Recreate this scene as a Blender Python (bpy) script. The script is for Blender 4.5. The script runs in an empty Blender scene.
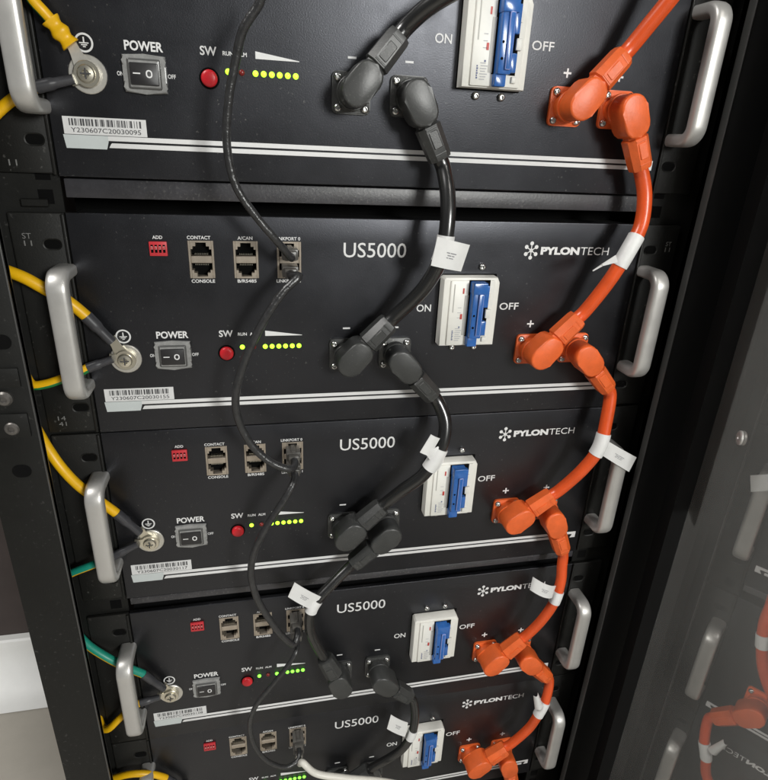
import bpy, bmesh, math, random
from mathutils import Vector, Matrix
random.seed(7)
PI = math.pi
S = bpy.context.scene
COL = S.collection

# ------------------------------------------------------------------ camera
CC = Vector((0.12376504, -0.43260147, 0.1948776))
RR = ((0.97726647, -0.20717392, 0.04504689), (-0.04053925, -0.39114646, -0.91943516), (0.20810292, 0.89670698, -0.390653))
FL = 588.64775
r0, r1, r2 = (Vector(r) for r in RR)
cd = bpy.data.cameras.new('camera')
co = bpy.data.objects.new('camera', cd)
COL.objects.link(co)
M = Matrix((r0, -r1, -r2)).transposed().to_4x4()
M.translation = CC
co.matrix_world = M
cd.sensor_fit = 'HORIZONTAL'
cd.sensor_width = 36
cd.lens = FL / 768 * 36
cd.clip_start = 0.01
cd.clip_end = 50
S.camera = co


def at(px, py, y):
    """point on the vertical plane at depth y seen at photo pixel (px, py)"""
    d = r0 * ((px - 384) / FL) + r1 * ((py - 390) / FL) + r2
    t = (y - CC.y) / d.y
    return CC + d * t


OFF = (0.18334529, 0.0, -0.16171243, -0.33942334, -0.49956139)
PW0, PW1, PZ0, PZ1 = 0.0047, 0.4322, -0.0192, 0.1420


# ------------------------------------------------------------------ materials
def newmat(name):
    m = bpy.data.materials.new(name)
    m.use_nodes = True
    nt = m.node_tree
    return m, nt, nt.nodes['Principled BSDF']


def mat(name, col, rough=0.5, metal=0.0, bump=0.0, bscale=400.0, var=0.0, vscale=30.0, rvar=0.0, spec=0.5, emit=None, estr=0.0, coat=0.0):
    m, nt, b = newmat(name)
    b.inputs['Base Color'].default_value = (*col, 1)
    b.inputs['Roughness'].default_value = rough
    b.inputs['Metallic'].default_value = metal
    b.inputs['Specular IOR Level'].default_value = spec
    b.inputs['Coat Weight'].default_value = coat
    if emit:
        b.inputs['Emission Color'].default_value = (*emit, 1)
        b.inputs['Emission Strength'].default_value = estr
    tc = nt.nodes.new('ShaderNodeTexCoord')
    if bump:
        n = nt.nodes.new('ShaderNodeTexNoise')
        n.inputs['Scale'].default_value = bscale
        n.inputs['Detail'].default_value = 4
        nt.links.new(tc.outputs['Object'], n.inputs['Vector'])
        bp = nt.nodes.new('ShaderNodeBump')
        bp.inputs['Strength'].default_value = bump
        bp.inputs['Distance'].default_value = 0.0005
        nt.links.new(n.outputs['Fac'], bp.inputs['Height'])
        nt.links.new(bp.outputs['Normal'], b.inputs['Normal'])
    if var or rvar:
        n2 = nt.nodes.new('ShaderNodeTexNoise')
        n2.inputs['Scale'].default_value = vscale
        n2.inputs['Detail'].default_value = 6
        n2.inputs['Roughness'].default_value = 0.65
        nt.links.new(tc.outputs['Object'], n2.inputs['Vector'])
        if var:
            mr = nt.nodes.new('ShaderNodeMapRange')
            mr.inputs['From Min'].default_value = 0.3
            mr.inputs['From Max'].default_value = 0.7
            mr.inputs['To Min'].default_value = 1 - var
            mr.inputs['To Max'].default_value = 1 + var
            nt.links.new(n2.outputs['Fac'], mr.inputs['Value'])
            vm = nt.nodes.new('ShaderNodeVectorMath')
            vm.operation = 'SCALE'
            vm.inputs[0].default_value = col
            nt.links.new(mr.outputs['Result'], vm.inputs['Scale'])
            nt.links.new(vm.outputs['Vector'], b.inputs['Base Color'])
        if rvar:
            mr = nt.nodes.new('ShaderNodeMapRange')
            mr.inputs['From Min'].default_value = 0.3
            mr.inputs['From Max'].default_value = 0.7
            mr.inputs['To Min'].default_value = max(0, rough - rvar)
            mr.inputs['To Max'].default_value = min(1, rough + rvar)
            nt.links.new(n2.outputs['Fac'], mr.inputs['Value'])
            nt.links.new(mr.outputs['Result'], b.inputs['Roughness'])
    return m


PANEL = mat('powder_coated_steel', (0.0062, 0.0062, 0.0069), 0.375, bump=0.14, bscale=1100, var=0.12, vscale=18, rvar=0.06, spec=0.68)
def add_dust(m, scale, lo, hi, amt, tint=None):
    nt = m.node_tree
    b = nt.nodes['Principled BSDF']
    if tint:
        b.inputs['Specular Tint'].default_value = (*tint, 1)
    tc = nt.nodes.new('ShaderNodeTexCoord')
    n = nt.nodes.new('ShaderNodeTexNoise')
    n.inputs['Scale'].default_value = scale
    n.inputs['Detail'].default_value = 2
    nt.links.new(tc.outputs['Object'], n.inputs['Vector'])
    n2 = nt.nodes.new('ShaderNodeTexNoise')
    n2.inputs['Scale'].default_value = 14
    n2.inputs['Detail'].default_value = 5
    nt.links.new(tc.outputs['Object'], n2.inputs['Vector'])
    mr = nt.nodes.new('ShaderNodeMapRange')
    mr.inputs['From Min'].default_value = lo
    mr.inputs['From Max'].default_value = hi
    mr.inputs['To Max'].default_value = amt
    nt.links.new(n.outputs['Fac'], mr.inputs['Value'])
    mr2 = nt.nodes.new('ShaderNodeMapRange')
    mr2.inputs['From Min'].default_value = 0.42
    mr2.inputs['From Max'].default_value = 0.68
    nt.links.new(n2.outputs['Fac'], mr2.inputs['Value'])
    mu = nt.nodes.new('ShaderNodeMath')
    mu.operation = 'MULTIPLY'
    nt.links.new(mr.outputs['Result'], mu.inputs[0])
    nt.links.new(mr2.outputs['Result'], mu.inputs[1])
    mx = nt.nodes.new('ShaderNodeMix')
    mx.data_type = 'RGBA'
    src = b.inputs['Base Color'].links
    if src:
        nt.links.new(src[0].from_socket, mx.inputs[6])
    else:
        mx.inputs[6].default_value = b.inputs['Base Color'].default_value
    mx.inputs[7].default_value = (.22, .215, .20, 1)
    nt.links.new(mu.outputs[0], mx.inputs[0])
    nt.links.new(mx.outputs[2], b.inputs['Base Color'])


add_dust(PANEL, 420, .66, .74, .5, (.88, .90, 1.0))
CASE = mat('casing_steel', (0.012, 0.012, 0.013), 0.5, bump=0.1, bscale=900)
EAR = mat('ear_steel', (0.009, 0.009, 0.008), 0.5, spec=0.3, bump=0.15, bscale=900, var=0.15, vscale=25)
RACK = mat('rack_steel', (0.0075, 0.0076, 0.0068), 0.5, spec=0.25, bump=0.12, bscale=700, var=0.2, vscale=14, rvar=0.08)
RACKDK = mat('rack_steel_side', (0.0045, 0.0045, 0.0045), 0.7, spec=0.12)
SHELF = mat('shelf_steel', (0.030, 0.029, 0.034), 0.45, spec=0.9, bump=0.25, bscale=500, var=0.35, vscale=60)
VOID = mat('dark_cavity', (0.003, 0.003, 0.003), 0.9, spec=0.1)
PRINT = mat('white_print', (0.72, 0.72, 0.72), 0.55)
PRINTDIM = mat('grey_print', (0.16, 0.16, 0.155), 0.6)
BLOCK = mat('pale_print', (0.56, 0.60, 0.60), 0.5, var=0.04, vscale=50)
LABEL = mat('label_paper', (0.70, 0.70, 0.70), 0.55, var=0.05, vscale=90)
INK = mat('label_ink', (0.05, 0.05, 0.055), 0.6)
ALU = mat('satin_aluminium', (0.52, 0.51, 0.49), 0.40, metal=0.55, bump=0.06, bscale=1500, rvar=0.06, vscale=60, var=0.04)
STEEL = mat('bright_screw_steel', (0.75, 0.75, 0.73), 0.25, metal=1.0)
ZINC = mat('zinc_washer', (0.62, 0.60, 0.55), 0.4, metal=0.75, var=0.12, vscale=120)
LUG = mat('tinned_lug', (0.70, 0.66, 0.55), 0.3, metal=0.9)
DULLBOLT = mat('dull_bolt_steel', (0.16, 0.15, 0.14), 0.45, metal=0.8, var=0.3, vscale=150)
EDGEHI = mat('edge_highlight_grey', (0.045, 0.045, 0.043), 0.35, spec=0.8)  # lighter than the rack steel, stands in for the glint on post edges
SOCK = mat('socket_shell', (0.46, 0.40, 0.33), 0.38, metal=0.7, var=0.15, vscale=150)
REDBLK = mat('red_switch_block', (0.55, 0.03, 0.04), 0.45)
REDBTN = mat('red_button', (0.66, 0.02, 0.03), 0.35)
WHT = mat('white_lever', (0.8, 0.78, 0.74), 0.5)
COVER = mat('switch_cover', (0.27, 0.27, 0.265), 0.22, spec=0.7, var=0.25, vscale=160)
COVERIN = mat('switch_cover_inner', (0.085, 0.085, 0.083), 0.25, spec=0.7)
ROCK = mat('black_rocker', (0.02, 0.019, 0.02), 0.35)
GREEN = mat('lit_green_indicator', (0.3, 0.6, 0.05), 0.3, emit=(0.42, 1.0, 0.03), estr=2.3)
GREEN2 = mat('lit_bright_green_indicator', (0.3, 0.6, 0.05), 0.3, emit=(0.16, 1.0, 0.05), estr=2.0)
REDLED = mat('dim_red_indicator', (0.15, 0.012, 0.012), 0.3, emit=(0.8, 0.03, 0.02), estr=0.04)
BRK = mat('breaker_plastic', (0.76, 0.75, 0.70), 0.42, var=0.03, vscale=60)
add_dust(SHELF, 500, .58, .70, .6)
add_dust(RACK, 380, .66, .76, .18)
add_dust(EAR, 380, .66, .74, .35)
BRKGREY = mat('breaker_grey_plastic', (0.42, 0.41, 0.38), 0.5)
BLUE = mat('blue_toggle_plastic', (0.03, 0.13, 0.42), 0.2, var=0.10, vscale=200, spec=0.6)
BLUE2 = mat('violet_toggle_plastic', (0.26, 0.31, 0.60), 0.2, spec=0.7)
INKBLUE = mat('breaker_ink', (0.12, 0.14, 0.26), 0.6)
INKGREY = mat('breaker_pale_ink', (0.42, 0.42, 0.44), 0.6)
INKRED = mat('breaker_red_flag', (0.5, 0.05, 0.04), 0.5)
ORANGE = mat('orange_connector_plastic', (0.74, 0.125, 0.026), 0.40, bump=0.14, bscale=700, var=0.12, vscale=70, spec=0.45)
ORANGEC = mat('orange_cable_jacket', (0.70, 0.088, 0.018), 0.30, bump=0.06, bscale=400, var=0.10, vscale=50)
BLACKP = mat('black_connector_plastic', (0.042, 0.043, 0.042), 0.38, bump=0.1, bscale=900, var=0.12, vscale=80)
add_dust(BLACKP, 600, .60, .72, .35)
BLACKC = mat('black_cable_jacket', (0.014, 0.014, 0.014), 0.25, bump=0.04, bscale=300, spec=0.9)
NETC = mat('black_patch_cable', (0.028, 0.028, 0.029), 0.30, bump=0.9, bscale=380, spec=0.6, var=0.3, vscale=200)
NETP = mat('black_patch_plug', (0.085, 0.08, 0.073), 0.35, var=0.25, vscale=150)
WHITEC = mat('white_patch_cable', (0.68, 0.66, 0.60), 0.4, var=0.04, vscale=80)
YEL = mat('yellow_wire_jacket', (0.82, 0.46, 0.005), 0.4, var=0.08, vscale=60)
GRN = mat('green_wire_stripe', (0.015, 0.20, 0.05), 0.4)
TEAL = mat('teal_wire_stripe', (0.012, 0.27, 0.19), 0.4)
SHRINK = mat('dark_heat_shrink', (0.045, 0.045, 0.050), 0.38, var=0.2, vscale=130)
TAG = mat('white_cable_tag', (0.72, 0.72, 0.71), 0.5, var=0.04, vscale=90)
TAGINK = mat('tag_ink', (0.22, 0.22, 0.24), 0.6)
FLOOR = mat('beige_floor', (0.42, 0.39, 0.335), 0.55, var=0.14, vscale=3, rvar=0.1)
WALLM = mat('dark_wall', (0.055, 0.042, 0.038), 0.8, var=0.2, vscale=4)
CURB = mat('white_curb_paint', (0.80, 0.80, 0.77), 0.5, var=0.06, vscale=8)
SCUFF = mat('scuff_mark', (0.12, 0.10, 0.07), 0.8)
GASKET = mat('glass_gasket', (0.022, 0.023, 0.020), 0.5, var=0.3, vscale=40)


def glass_mat(name, coated):
    m, nt, b = newmat(name)
    out = nt.nodes['Material Output']
    tr = nt.nodes.new('ShaderNodeBsdfTransparent')
    tr.inputs['Color'].default_value = (0.86, 0.86, 0.83, 1) if coated else (0.97, 0.97, 0.96, 1)
    if not coated:
        g2 = nt.nodes.new('ShaderNodeBsdfGlossy')
        g2.inputs['Roughness'].default_value = 0.03
        f2 = nt.nodes.new('ShaderNodeFresnel')
        f2.inputs['IOR'].default_value = 1.25
        m2 = nt.nodes.new('ShaderNodeMixShader')
        nt.links.new(f2.outputs[0], m2.inputs['Fac'])
        nt.links.new(tr.outputs[0], m2.inputs[1])
        nt.links.new(g2.outputs[0], m2.inputs[2])
        nt.links.new(m2.outputs[0], out.inputs['Surface'])
        return m
    gl = nt.nodes.new('ShaderNodeBsdfGlossy')
    gl.inputs['Roughness'].default_value = 0.012
    gl.inputs['Color'].default_value = (1, 0.98, 0.95, 1)
    df = nt.nodes.new('ShaderNodeBsdfDiffuse')
    df.inputs['Color'].default_value = (0.36, 0.355, 0.33, 1)
    tl = nt.nodes.new('ShaderNodeBsdfTranslucent')
    tl.inputs['Color'].default_value = (0.36, 0.355, 0.33, 1)
    dust = nt.nodes.new('ShaderNodeMixShader')
    dust.inputs['Fac'].default_value = 0.5
    nt.links.new(df.outputs[0], dust.inputs[1])
    nt.links.new(tl.outputs[0], dust.inputs[2])
    tc = nt.nodes.new('ShaderNodeTexCoord')
    nz = nt.nodes.new('ShaderNodeTexNoise')
    nz.inputs['Scale'].default_value = 6
    nz.inputs['Detail'].default_value = 8
    nt.links.new(tc.outputs['Object'], nz.inputs['Vector'])
    mr = nt.nodes.new('ShaderNodeMapRange')
    mr.inputs['From Min'].default_value = 0.3
    mr.inputs['From Max'].default_value = 0.7
    mr.inputs['To Min'].default_value = 0.16
    mr.inputs['To Max'].default_value = 0.30
    nt.links.new(nz.outputs['Fac'], mr.inputs['Value'])
    mx = nt.nodes.new('ShaderNodeMixShader')
    nt.links.new(mr.outputs['Result'], mx.inputs['Fac'])
    nt.links.new(tr.outputs[0], mx.inputs[1])
    nt.links.new(dust.outputs[0], mx.inputs[2])
    fr = nt.nodes.new('ShaderNodeFresnel')
    fr.inputs['IOR'].default_value = 3.0
    mx2 = nt.nodes.new('ShaderNodeMixShader')
    nt.links.new(fr.outputs[0], mx2.inputs['Fac'])
    nt.links.new(mx.outputs[0], mx2.inputs[1])
    nt.links.new(gl.outputs[0], mx2.inputs[2])
    nt.links.new(mx2.outputs[0], out.inputs['Surface'])
    return m


GLASSB = glass_mat('clear_glass_body', False)
GLASS = glass_mat('dusty_door_glass', True)


# ------------------------------------------------------------------ object helpers
def obj(name, bm, mats, parent=None, smooth=30.0, label=None):
    me = bpy.data.meshes.new(name)
    bmesh.ops.recalc_face_normals(bm, faces=bm.faces)
    bm.to_mesh(me)
    bm.free()
    for m in (mats if isinstance(mats, (list, tuple)) else [mats]):
        me.materials.append(m)
    if smooth:
        for p in me.polygons:
            p.use_smooth = True
        try:
            me.set_sharp_from_angle(angle=math.radians(smooth))
        except Exception:
            pass
    o = bpy.data.objects.new(name, me)
    COL.objects.link(o)
    if parent:
        o.parent = parent
    if label:
        o['label'] = label
    return o


def thing(name, label, cat, loc=(0, 0, 0), group=None):
    o = bpy.data.objects.new(name, None)
    COL.objects.link(o)
    o.location = loc
    o.empty_display_size = 0.02
    o['label'] = label
    o['category'] = cat
    if group:
        o['group'] = group
    return o


def struct(name, bm, m):
    o = obj(name, bm, m)
    o['kind'] = 'structure'
    return o


def box(bm, x0, x1, y0, y1, z0, z1, bev=0.0, seg=2, mi=0):
    g = bmesh.ops.create_cube(bm, size=1)
    vs = g['verts']
    for v in vs:
        v.co = Vector(((x0 + x1) / 2 + v.co.x * (x1 - x0), (y0 + y1) / 2 + v.co.y * (y1 - y0), (z0 + z1) / 2 + v.co.z * (z1 - z0)))
    fs = set(f for v in vs for f in v.link_faces)
    if bev:
        es = list(set(e for f in fs for e in f.edges))
        r = bmesh.ops.bevel(bm, geom=es, offset=bev, segments=seg, affect='EDGES', profile=0.5)
        fs = set(f for f in fs if f.is_valid) | set(r['faces'])
    for f in fs:
        f.material_index = mi
    return fs


def prism(bm, pts, y0, y1, bev=0.0, seg=2, mi=0, xf=None):
    """outline pts (x,z) extruded from y0 (back) to y1 (front); front edge bevelled"""
    n = len(pts)
    b = [bm.verts.new((p[0], y0, p[1])) for p in pts]
    f = [bm.verts.new((p[0], y1, p[1])) for p in pts]
    fs = [bm.faces.new(f), bm.faces.new(b[::-1])]
    for i in range(n):
        fs.append(bm.faces.new((b[i], b[(i + 1) % n], f[(i + 1) % n], f[i])))
    if bev:
        es = [bm.edges.get((f[i], f[(i + 1) % n])) for i in range(n)]
        r = bmesh.ops.bevel(bm, geom=es, offset=bev, segments=seg, affect='EDGES', profile=0.5)
        fs = [q for q in fs if q.is_valid] + r['faces']
    vs = set(v for q in fs for v in q.verts)
    for q in fs:
        q.material_index = mi
    if xf:
        for v in vs:
            v.co = xf @ v.co
    return vs


def rrect(x0, x1, z0, z1, r, n=5):
    P = []
    for cx, cz, a0 in ((x1 - r, z1 - r, 0), (x0 + r, z1 - r, PI / 2), (x0 + r, z0 + r, PI), (x1 - r, z0 + r, 1.5 * PI)):
        for i in range(n + 1):
            a = a0 + PI / 2 * i / n
            P.append((cx + r * math.cos(a), cz + r * math.sin(a)))
    return P


def disc(bm, x, z, prof, n=20, mi=0):
    """lathe about an axis along -y; prof = [(r, y)...] from the panel outwards"""
    rings = []
    for r, y in prof:
        rings.append([bm.verts.new((x + r * math.cos(2 * PI * i / n), y, z + r * math.sin(2 * PI * i / n))) for i in range(n)])
    for a, b in zip(rings, rings[1:]):
        for i in range(n):
            bm.faces.new((a[i], a[(i + 1) % n], b[(i + 1) % n], b[i])).material_index = mi
    bm.faces.new(rings[-1]).material_index = mi


def spline(P, step=0.003):
    P = [Vector(p) for p in P]
    out = []
    Q = [P[0] * 2 - P[1]] + P + [P[-1] * 2 - P[-2]]
    for i in range(1, len(Q) - 2):
        p0, p1, p2, p3 = Q[i - 1], Q[i], Q[i + 1], Q[i + 2]
        k = max(2, int((p2 - p1).length / step))
        t0 = 0.0
        t1 = t0 + max(1e-6, (p1 - p0).length) ** 0.5
        t2 = t1 + max(1e-6, (p2 - p1).length) ** 0.5
        t3 = t2 + max(1e-6, (p3 - p2).length) ** 0.5
        for j in range(k):
            t = t1 + (t2 - t1) * j / k
            a1 = p0 * ((t1 - t) / (t1 - t0)) + p1 * ((t - t0) / (t1 - t0))
            a2 = p1 * ((t2 - t) / (t2 - t1)) + p2 * ((t - t1) / (t2 - t1))
            a3 = p2 * ((t3 - t) / (t3 - t2)) + p3 * ((t - t2) / (t3 - t2))
            b1 = a1 * ((t2 - t) / (t2 - t0)) + a2 * ((t - t0) / (t2 - t0))
            b2 = a2 * ((t3 - t) / (t3 - t1)) + a3 * ((t - t1) / (t3 - t1))
            out.append(b1 * ((t2 - t) / (t2 - t1)) + b2 * ((t - t1) / (t2 - t1)))
    out.append(P[-1])
    return out


def tube(bm, pts, r, n=14, mi=0, stripe=None, squash=None, ref=(0, -1, 0)):
    """swept tube; r number or function(t); squash=(a,b) semi axes across (ref-side, other); stripe=(k0,k1,mi)"""
    N = len(pts)
    up = Vector(ref)
    rings = []
    for i, p in enumerate(pts):
        t = (pts[min(i + 1, N - 1)] - pts[max(i - 1, 0)]).normalized()
        u = (up - t * up.dot(t))
        if u.length < 1e-4:
            u = t.orthogonal()
        u.normalize()
        up = u
        v = t.cross(u)
        rr = r(i / (N - 1)) if callable(r) else r
        ring = []
        for k in range(n):
            a = 2 * PI * (k + 0.5) / n
            if squash:
                ca, sa = math.cos(a), math.sin(a)
                e = 0.75
                ca = math.copysign(abs(ca) ** e, ca)
                sa = math.copysign(abs(sa) ** e, sa)
                ring.append(bm.verts.new(p + u * (squash[0] * ca * rr) + v * (squash[1] * sa * rr)))
            else:
                ring.append(bm.verts.new(p + u * (rr * math.cos(a)) + v * (rr * math.sin(a))))
        rings.append(ring)
    for a, b in zip(rings, rings[1:]):
        for k in range(n):
            f = bm.faces.new((a[k], a[(k + 1) % n], b[(k + 1) % n], b[k]))
            f.material_index = mi
            if stripe and k in stripe:
                f.material_index = 1
    bm.faces.new(rings[0][::-1]).material_index = mi
    bm.faces.new(rings[-1]).material_index = mi


_tc = {}


def text_verts(body, bold=0.0, shear=0.0):
    k = (body, bold, shear)
    if k not in _tc:
        cu = bpy.data.curves.new('lettering', 'FONT')
        cu.body = body
        cu.offset = bold
        cu.shear = shear
        cu.resolution_u = 3
        o = bpy.data.objects.new('lettering', cu)
        COL.objects.link(o)
        dg = bpy.context.evaluated_depsgraph_get()
        dg.update()
        me = bpy.data.meshes.new_from_object(o.evaluated_get(dg))
        V = [v.co.copy() for v in me.vertices]
        F = [tuple(p.vertices) for p in me.polygons]
        bpy.data.objects.remove(o)
        bpy.data.curves.remove(cu)
        bpy.data.meshes.remove(me)
        _tc[k] = (V, F)
    return _tc[k]


def text(bm, body, x0, x1, z0, z1, y=-0.0003, bold=0.0, shear=0.0, mi=0, xf=None):
    V, F = text_verts(body, bold, shear)
    xs = [v.x for v in V]
    ys = [v.y for v in V]
    ax, bx = min(xs), max(xs)
    ay, by = min(ys), max(ys)
    vs = []
    for v in V:
        c = Vector((x0 + (v.x - ax) / (bx - ax) * (x1 - x0), y, z0 + (v.y - ay) / (by - ay) * (z1 - z0)))
        vs.append(bm.verts.new(xf @ c if xf else c))
    for f in F:
        try:
            bm.faces.new([vs[i] for i in f]).material_index = mi
        except ValueError:
            pass


def quad(bm, pts, y=-0.0003, mi=0):
    f = bm.faces.new([bm.verts.new((p[0], y, p[1])) for p in pts])
    f.material_index = mi
    return f


def rect(bm, x0, x1, z0, z1, y=-0.0003, mi=0):
    quad(bm, ((x0, z0), (x1, z0), (x1, z1), (x0, z1)), y, mi)


def circ(bm, x, z, r, y=-0.0003, n=20, mi=0):
    quad(bm, [(x + r * math.cos(2 * PI * i / n), z + r * math.sin(2 * PI * i / n)) for i in range(n)], y, mi)


def ring2(bm, x, z, ro, ri, y=-0.0003, n=28, mi=0):
    A = [bm.verts.new((x + ro * math.cos(2 * PI * i / n), y, z + ro * math.sin(2 * PI * i / n))) for i in range(n)]
    Bv = [bm.verts.new((x + ri * math.cos(2 * PI * i / n), y, z + ri * math.sin(2 * PI * i / n))) for i in range(n)]
    for i in range(n):
        bm.faces.new((A[i], A[(i + 1) % n], Bv[(i + 1) % n], Bv[i])).material_index = mi


# ------------------------------------------------------------------ battery module
def panhead(bm, x, z, r, y0=0.0, h=0.0018, mi=0, cross=True, mi2=1):
    disc(bm, x, z, [(r, y0), (r, y0 - h * 0.45), (r * 0.86, y0 - h * 0.8), (r * 0.55, y0 - h), (r * 0.50, y0 - h), (r * 0.42, y0 - h * 0.35)], 16, mi)


def make_panel_bm():
    bm = bmesh.new()
    holes = [(0.0803, 0.0965, 0.0998, 0.1240), (0.1107, 0.1269, 0.0998, 0.1240), (0.1411, 0.1573, 0.0998, 0.1240)]
    xs = sorted({PW0, PW1} | {v for h in holes for v in h[:2]})
    zs = sorted({PZ0, PZ1} | {v for h in holes for v in h[2:]})
    vv = {}

    def V(i, j):
        if (i, j) not in vv:
            vv[i, j] = bm.verts.new((xs[i], 0, zs[j]))
        return vv[i, j]
    for i in range(len(xs) - 1):
        for j in range(len(zs) - 1):
            cx, cz = (xs[i] + xs[i + 1]) / 2, (zs[j] + zs[j + 1]) / 2
            if any(h[0] < cx < h[1] and h[2] < cz < h[3] for h in holes):
                continue
            bm.faces.new((V(i, j), V(i + 1, j), V(i + 1, j + 1), V(i, j + 1)))
    front = list(bm.faces)
    r = bmesh.ops.extrude_face_region(bm, geom=front)
    for v in [g for g in r['geom'] if isinstance(g, bmesh.types.BMVert)]:
        v.co.y = 0.004
    bmesh.ops.recalc_face_normals(bm, faces=bm.faces)
    E = []
    for e in bm.edges:
        a, b = e.verts
        if a.co.y == 0 and b.co.y == 0:
            for k, lim in ((0, PW0), (0, PW1), (2, PZ0), (2, PZ1)):
                if abs(a.co[k] - lim) < 1e-7 and abs(b.co[k] - lim) < 1e-7:
                    E.append(e)
    bmesh.ops.bevel(bm, geom=E, offset=0.0009, segments=3, affect='EDGES', profile=0.5)
    return bm


def handle_bm(cx, z0, z1, w=0.0068, d=0.0046, yo=-0.0245):
    bm = bmesh.new()
    R = 0.0095
    P = [Vector((cx, 0.0, z0))]
    P.append(Vector((cx, yo + R, z0)))
    for i in range(1, 8):
        a = PI / 2 * i / 8
        P.append(Vector((cx, yo + R - R * math.sin(a), z0 + R - R * math.cos(a))))
    for i in range(0, 9):
        P.append(Vector((cx, yo, z0 + R + (z1 - z0 - 2 * R) * i / 8)))
    for i in range(1, 8):
        a = PI / 2 * i / 8
        P.append(Vector((cx, yo + R - R * math.cos(a), z1 - R + R * math.sin(a))))
    P.append(Vector((cx, yo + R, z1)))
    P.append(Vector((cx, 0.0, z1)))
    # constant frame: u = across the bar in its own plane, v = x
    n = 18
    rings = []
    N = len(P)
    for i, p in enumerate(P):
        t = (P[min(i + 1, N - 1)] - P[max(i - 1, 0)]).normalized()
        v = Vector((1, 0, 0))
        u = t.cross(v).normalized()
        ring = []
        for k in range(n):
            a = 2 * PI * k / n
            ca, sa = math.cos(a), math.sin(a)
            e = 0.62
            ring.append(bm.verts.new(p + u * d * math.copysign(abs(ca) ** e, ca) + v * w * math.copysign(abs(sa) ** e, sa)))
        rings.append(ring)
    for a, b in zip(rings, rings[1:]):
        for k in range(n):
            bm.faces.new((a[k], a[(k + 1) % n], b[(k + 1) % n], b[k]))
    bm.faces.new(rings[0])
    bm.faces.new(rings[-1])
    return bm


def letter_bm():
    bm = bmesh.new()
    text(bm, 'US5000', .1886, .2359, .1141, .1249, bold=0.004)
    text(bm, 'PYLON', .3450, .3785, .1172, .1234, bold=0.055)
    text(bm, 'TECH', .3795, .4045, .1172, .1234, bold=-0.004)
    # seven-dot emblem: six balls round one, joined by short links
    cx, cz = .3368, .1204
    pts = [(cx, cz)] + [(cx + .0048 * math.sin(PI / 3 * k), cz + .0055 * math.cos(PI / 3 * k)) for k in range(6)]
    for p in pts:
        circ(bm, p[0], p[1], .00155)
    for p in pts[1:]:
        d = Vector((p[0] - cx, p[1] - cz)).normalized() * .00035
        quad(bm, ((cx - d.y, cz + d.x), (cx + d.y, cz - d.x), (p[0] + d.y, p[1] - d.x), (p[0] - d.y, p[1] + d.x)), -.00035)
    text(bm, 'ADD', .0572, .0637, .1258, .1281, bold=.02)
    text(bm, 'CONTACT', .0797, .0953, .1259, .1283, bold=.02)
    text(bm, 'CONSOLE', .0805, .0965, .0956, .0980, bold=.02)
    text(bm, 'A/CAN', .1135, .1238, .1259, .1283, bold=.02)
    text(bm, 'B/RS485', .1122, .1255, .0956, .0980, bold=.02)
    text(bm, 'LINKPORT 0', .1398, .1572, .1259, .1283, bold=.02)
    text(bm, 'LINKPORT 1', .1398, .1572, .0956, .0980, bold=.02)
    text(bm, 'POWER', .0528, .0750, .0546, .0600, bold=.028)
    text(bm, 'ON', .0470, .0506, .0405, .0430, bold=.02)
    text(bm, 'OFF', .0765, .0812, .0405, .0430, bold=.02)
    text(bm, 'SW', .0967, .1067, .0549, .0600, bold=.02)
    text(bm, 'RUN', .1103, .1168, .0556, .0580, bold=.02)
    text(bm, 'ALM', .1190, .1250, .0556, .0580, bold=.02)
    quad(bm, ((.1303, .0550), (.1578, .0550), (.1578, .0554), (.1303, .0592)))
    text(bm, 'ON', .2470, .2587, .0722, .0780, bold=.012)
    text(bm, 'OFF', .3161, .3325, .0729, .0787, bold=.012)
    for x in (.1920, .2305):
        rect(bm, x - .0028, x + .0028, .0592, .0605)
    for x in (.3454, .3865):
        rect(bm, x - .0030, x + .0030, .0600, .0613)
        rect(bm, x - .00065, x + .00065, .0613, .0636)
        rect(bm, x - .00065, x + .00065, .0577, .0600)
    # earth mark
    gx, gz = .0304, .0568
    ring2(bm, gx, gz, .0052, .0041)
    rect(bm, gx - .0004, gx + .0004, gz + .0002, gz + .0030)
    for k, w in enumerate((.0026, .0017, .0008)):
        rect(bm, gx - w, gx + w, gz - .0004 - k * .0010, gz + .0002 - k * .0010)
    # double stripe
    rect(bm, .0372, .4235, .0031, .0059)
    rect(bm, .0392, .4195, -.0010, .0018)
    quad(bm, ((.0372, -.0010), (.0392, -.0010), (.0392, .0018), (.0385, .0012)))
    quad(bm, ((.4216, -.0010), (.4275, -.0010), (.4275, .0059), (.4235, .0059), (.4235, .0020)))
    return bm


def block_bm():
    bm = bmesh.new()
    quad(bm, ((.0122, -.0020), (.0358, -.0020), (.0372, .0024), (.0372, .0059), (.0112, .0059)))
    return bm


def port_bm():
    """double modular socket in its local frame: x 0..w, z 0..h"""
    bm = bmesh.new()
    w, h = .0172, .0262
    y0, y1 = .006, -.0006
    box(bm, 0, .0016, y1, y0, 0, h, .0003, 1)
    box(bm, w - .0016, w, y1, y0, 0, h, .0003, 1)
    box(bm, .0016, w - .0016, y1 + .0001, y0, 0, .0012, 0)
    box(bm, .0016, w - .0016, y1 + .0001, y0, h - .0012, h, 0)
    box(bm, .0016, w - .0016, y1 + .0001, y0, h / 2 - .0024, h / 2 + .0024, .0003, 1)
    # latch shoulders narrow the far end of each opening
    for zc, s in ((0.0012, 1), (h - .0012, -1)):
        for x0, x1 in ((.0016, .0050), (w - .0050, w - .0016)):
            za, zb = sorted((zc, zc + s * .0026))
            box(bm, x0, x1, y1 + .0002, y0, za, zb)
        for x0, x1 in ((.0016, .0030), (w - .0030, w - .0016)):
            za, zb = sorted((zc + s * .0026, zc + s * .0046))
            box(bm, x0, x1, y1 + .0002, y0, za, zb)
    return bm


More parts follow.
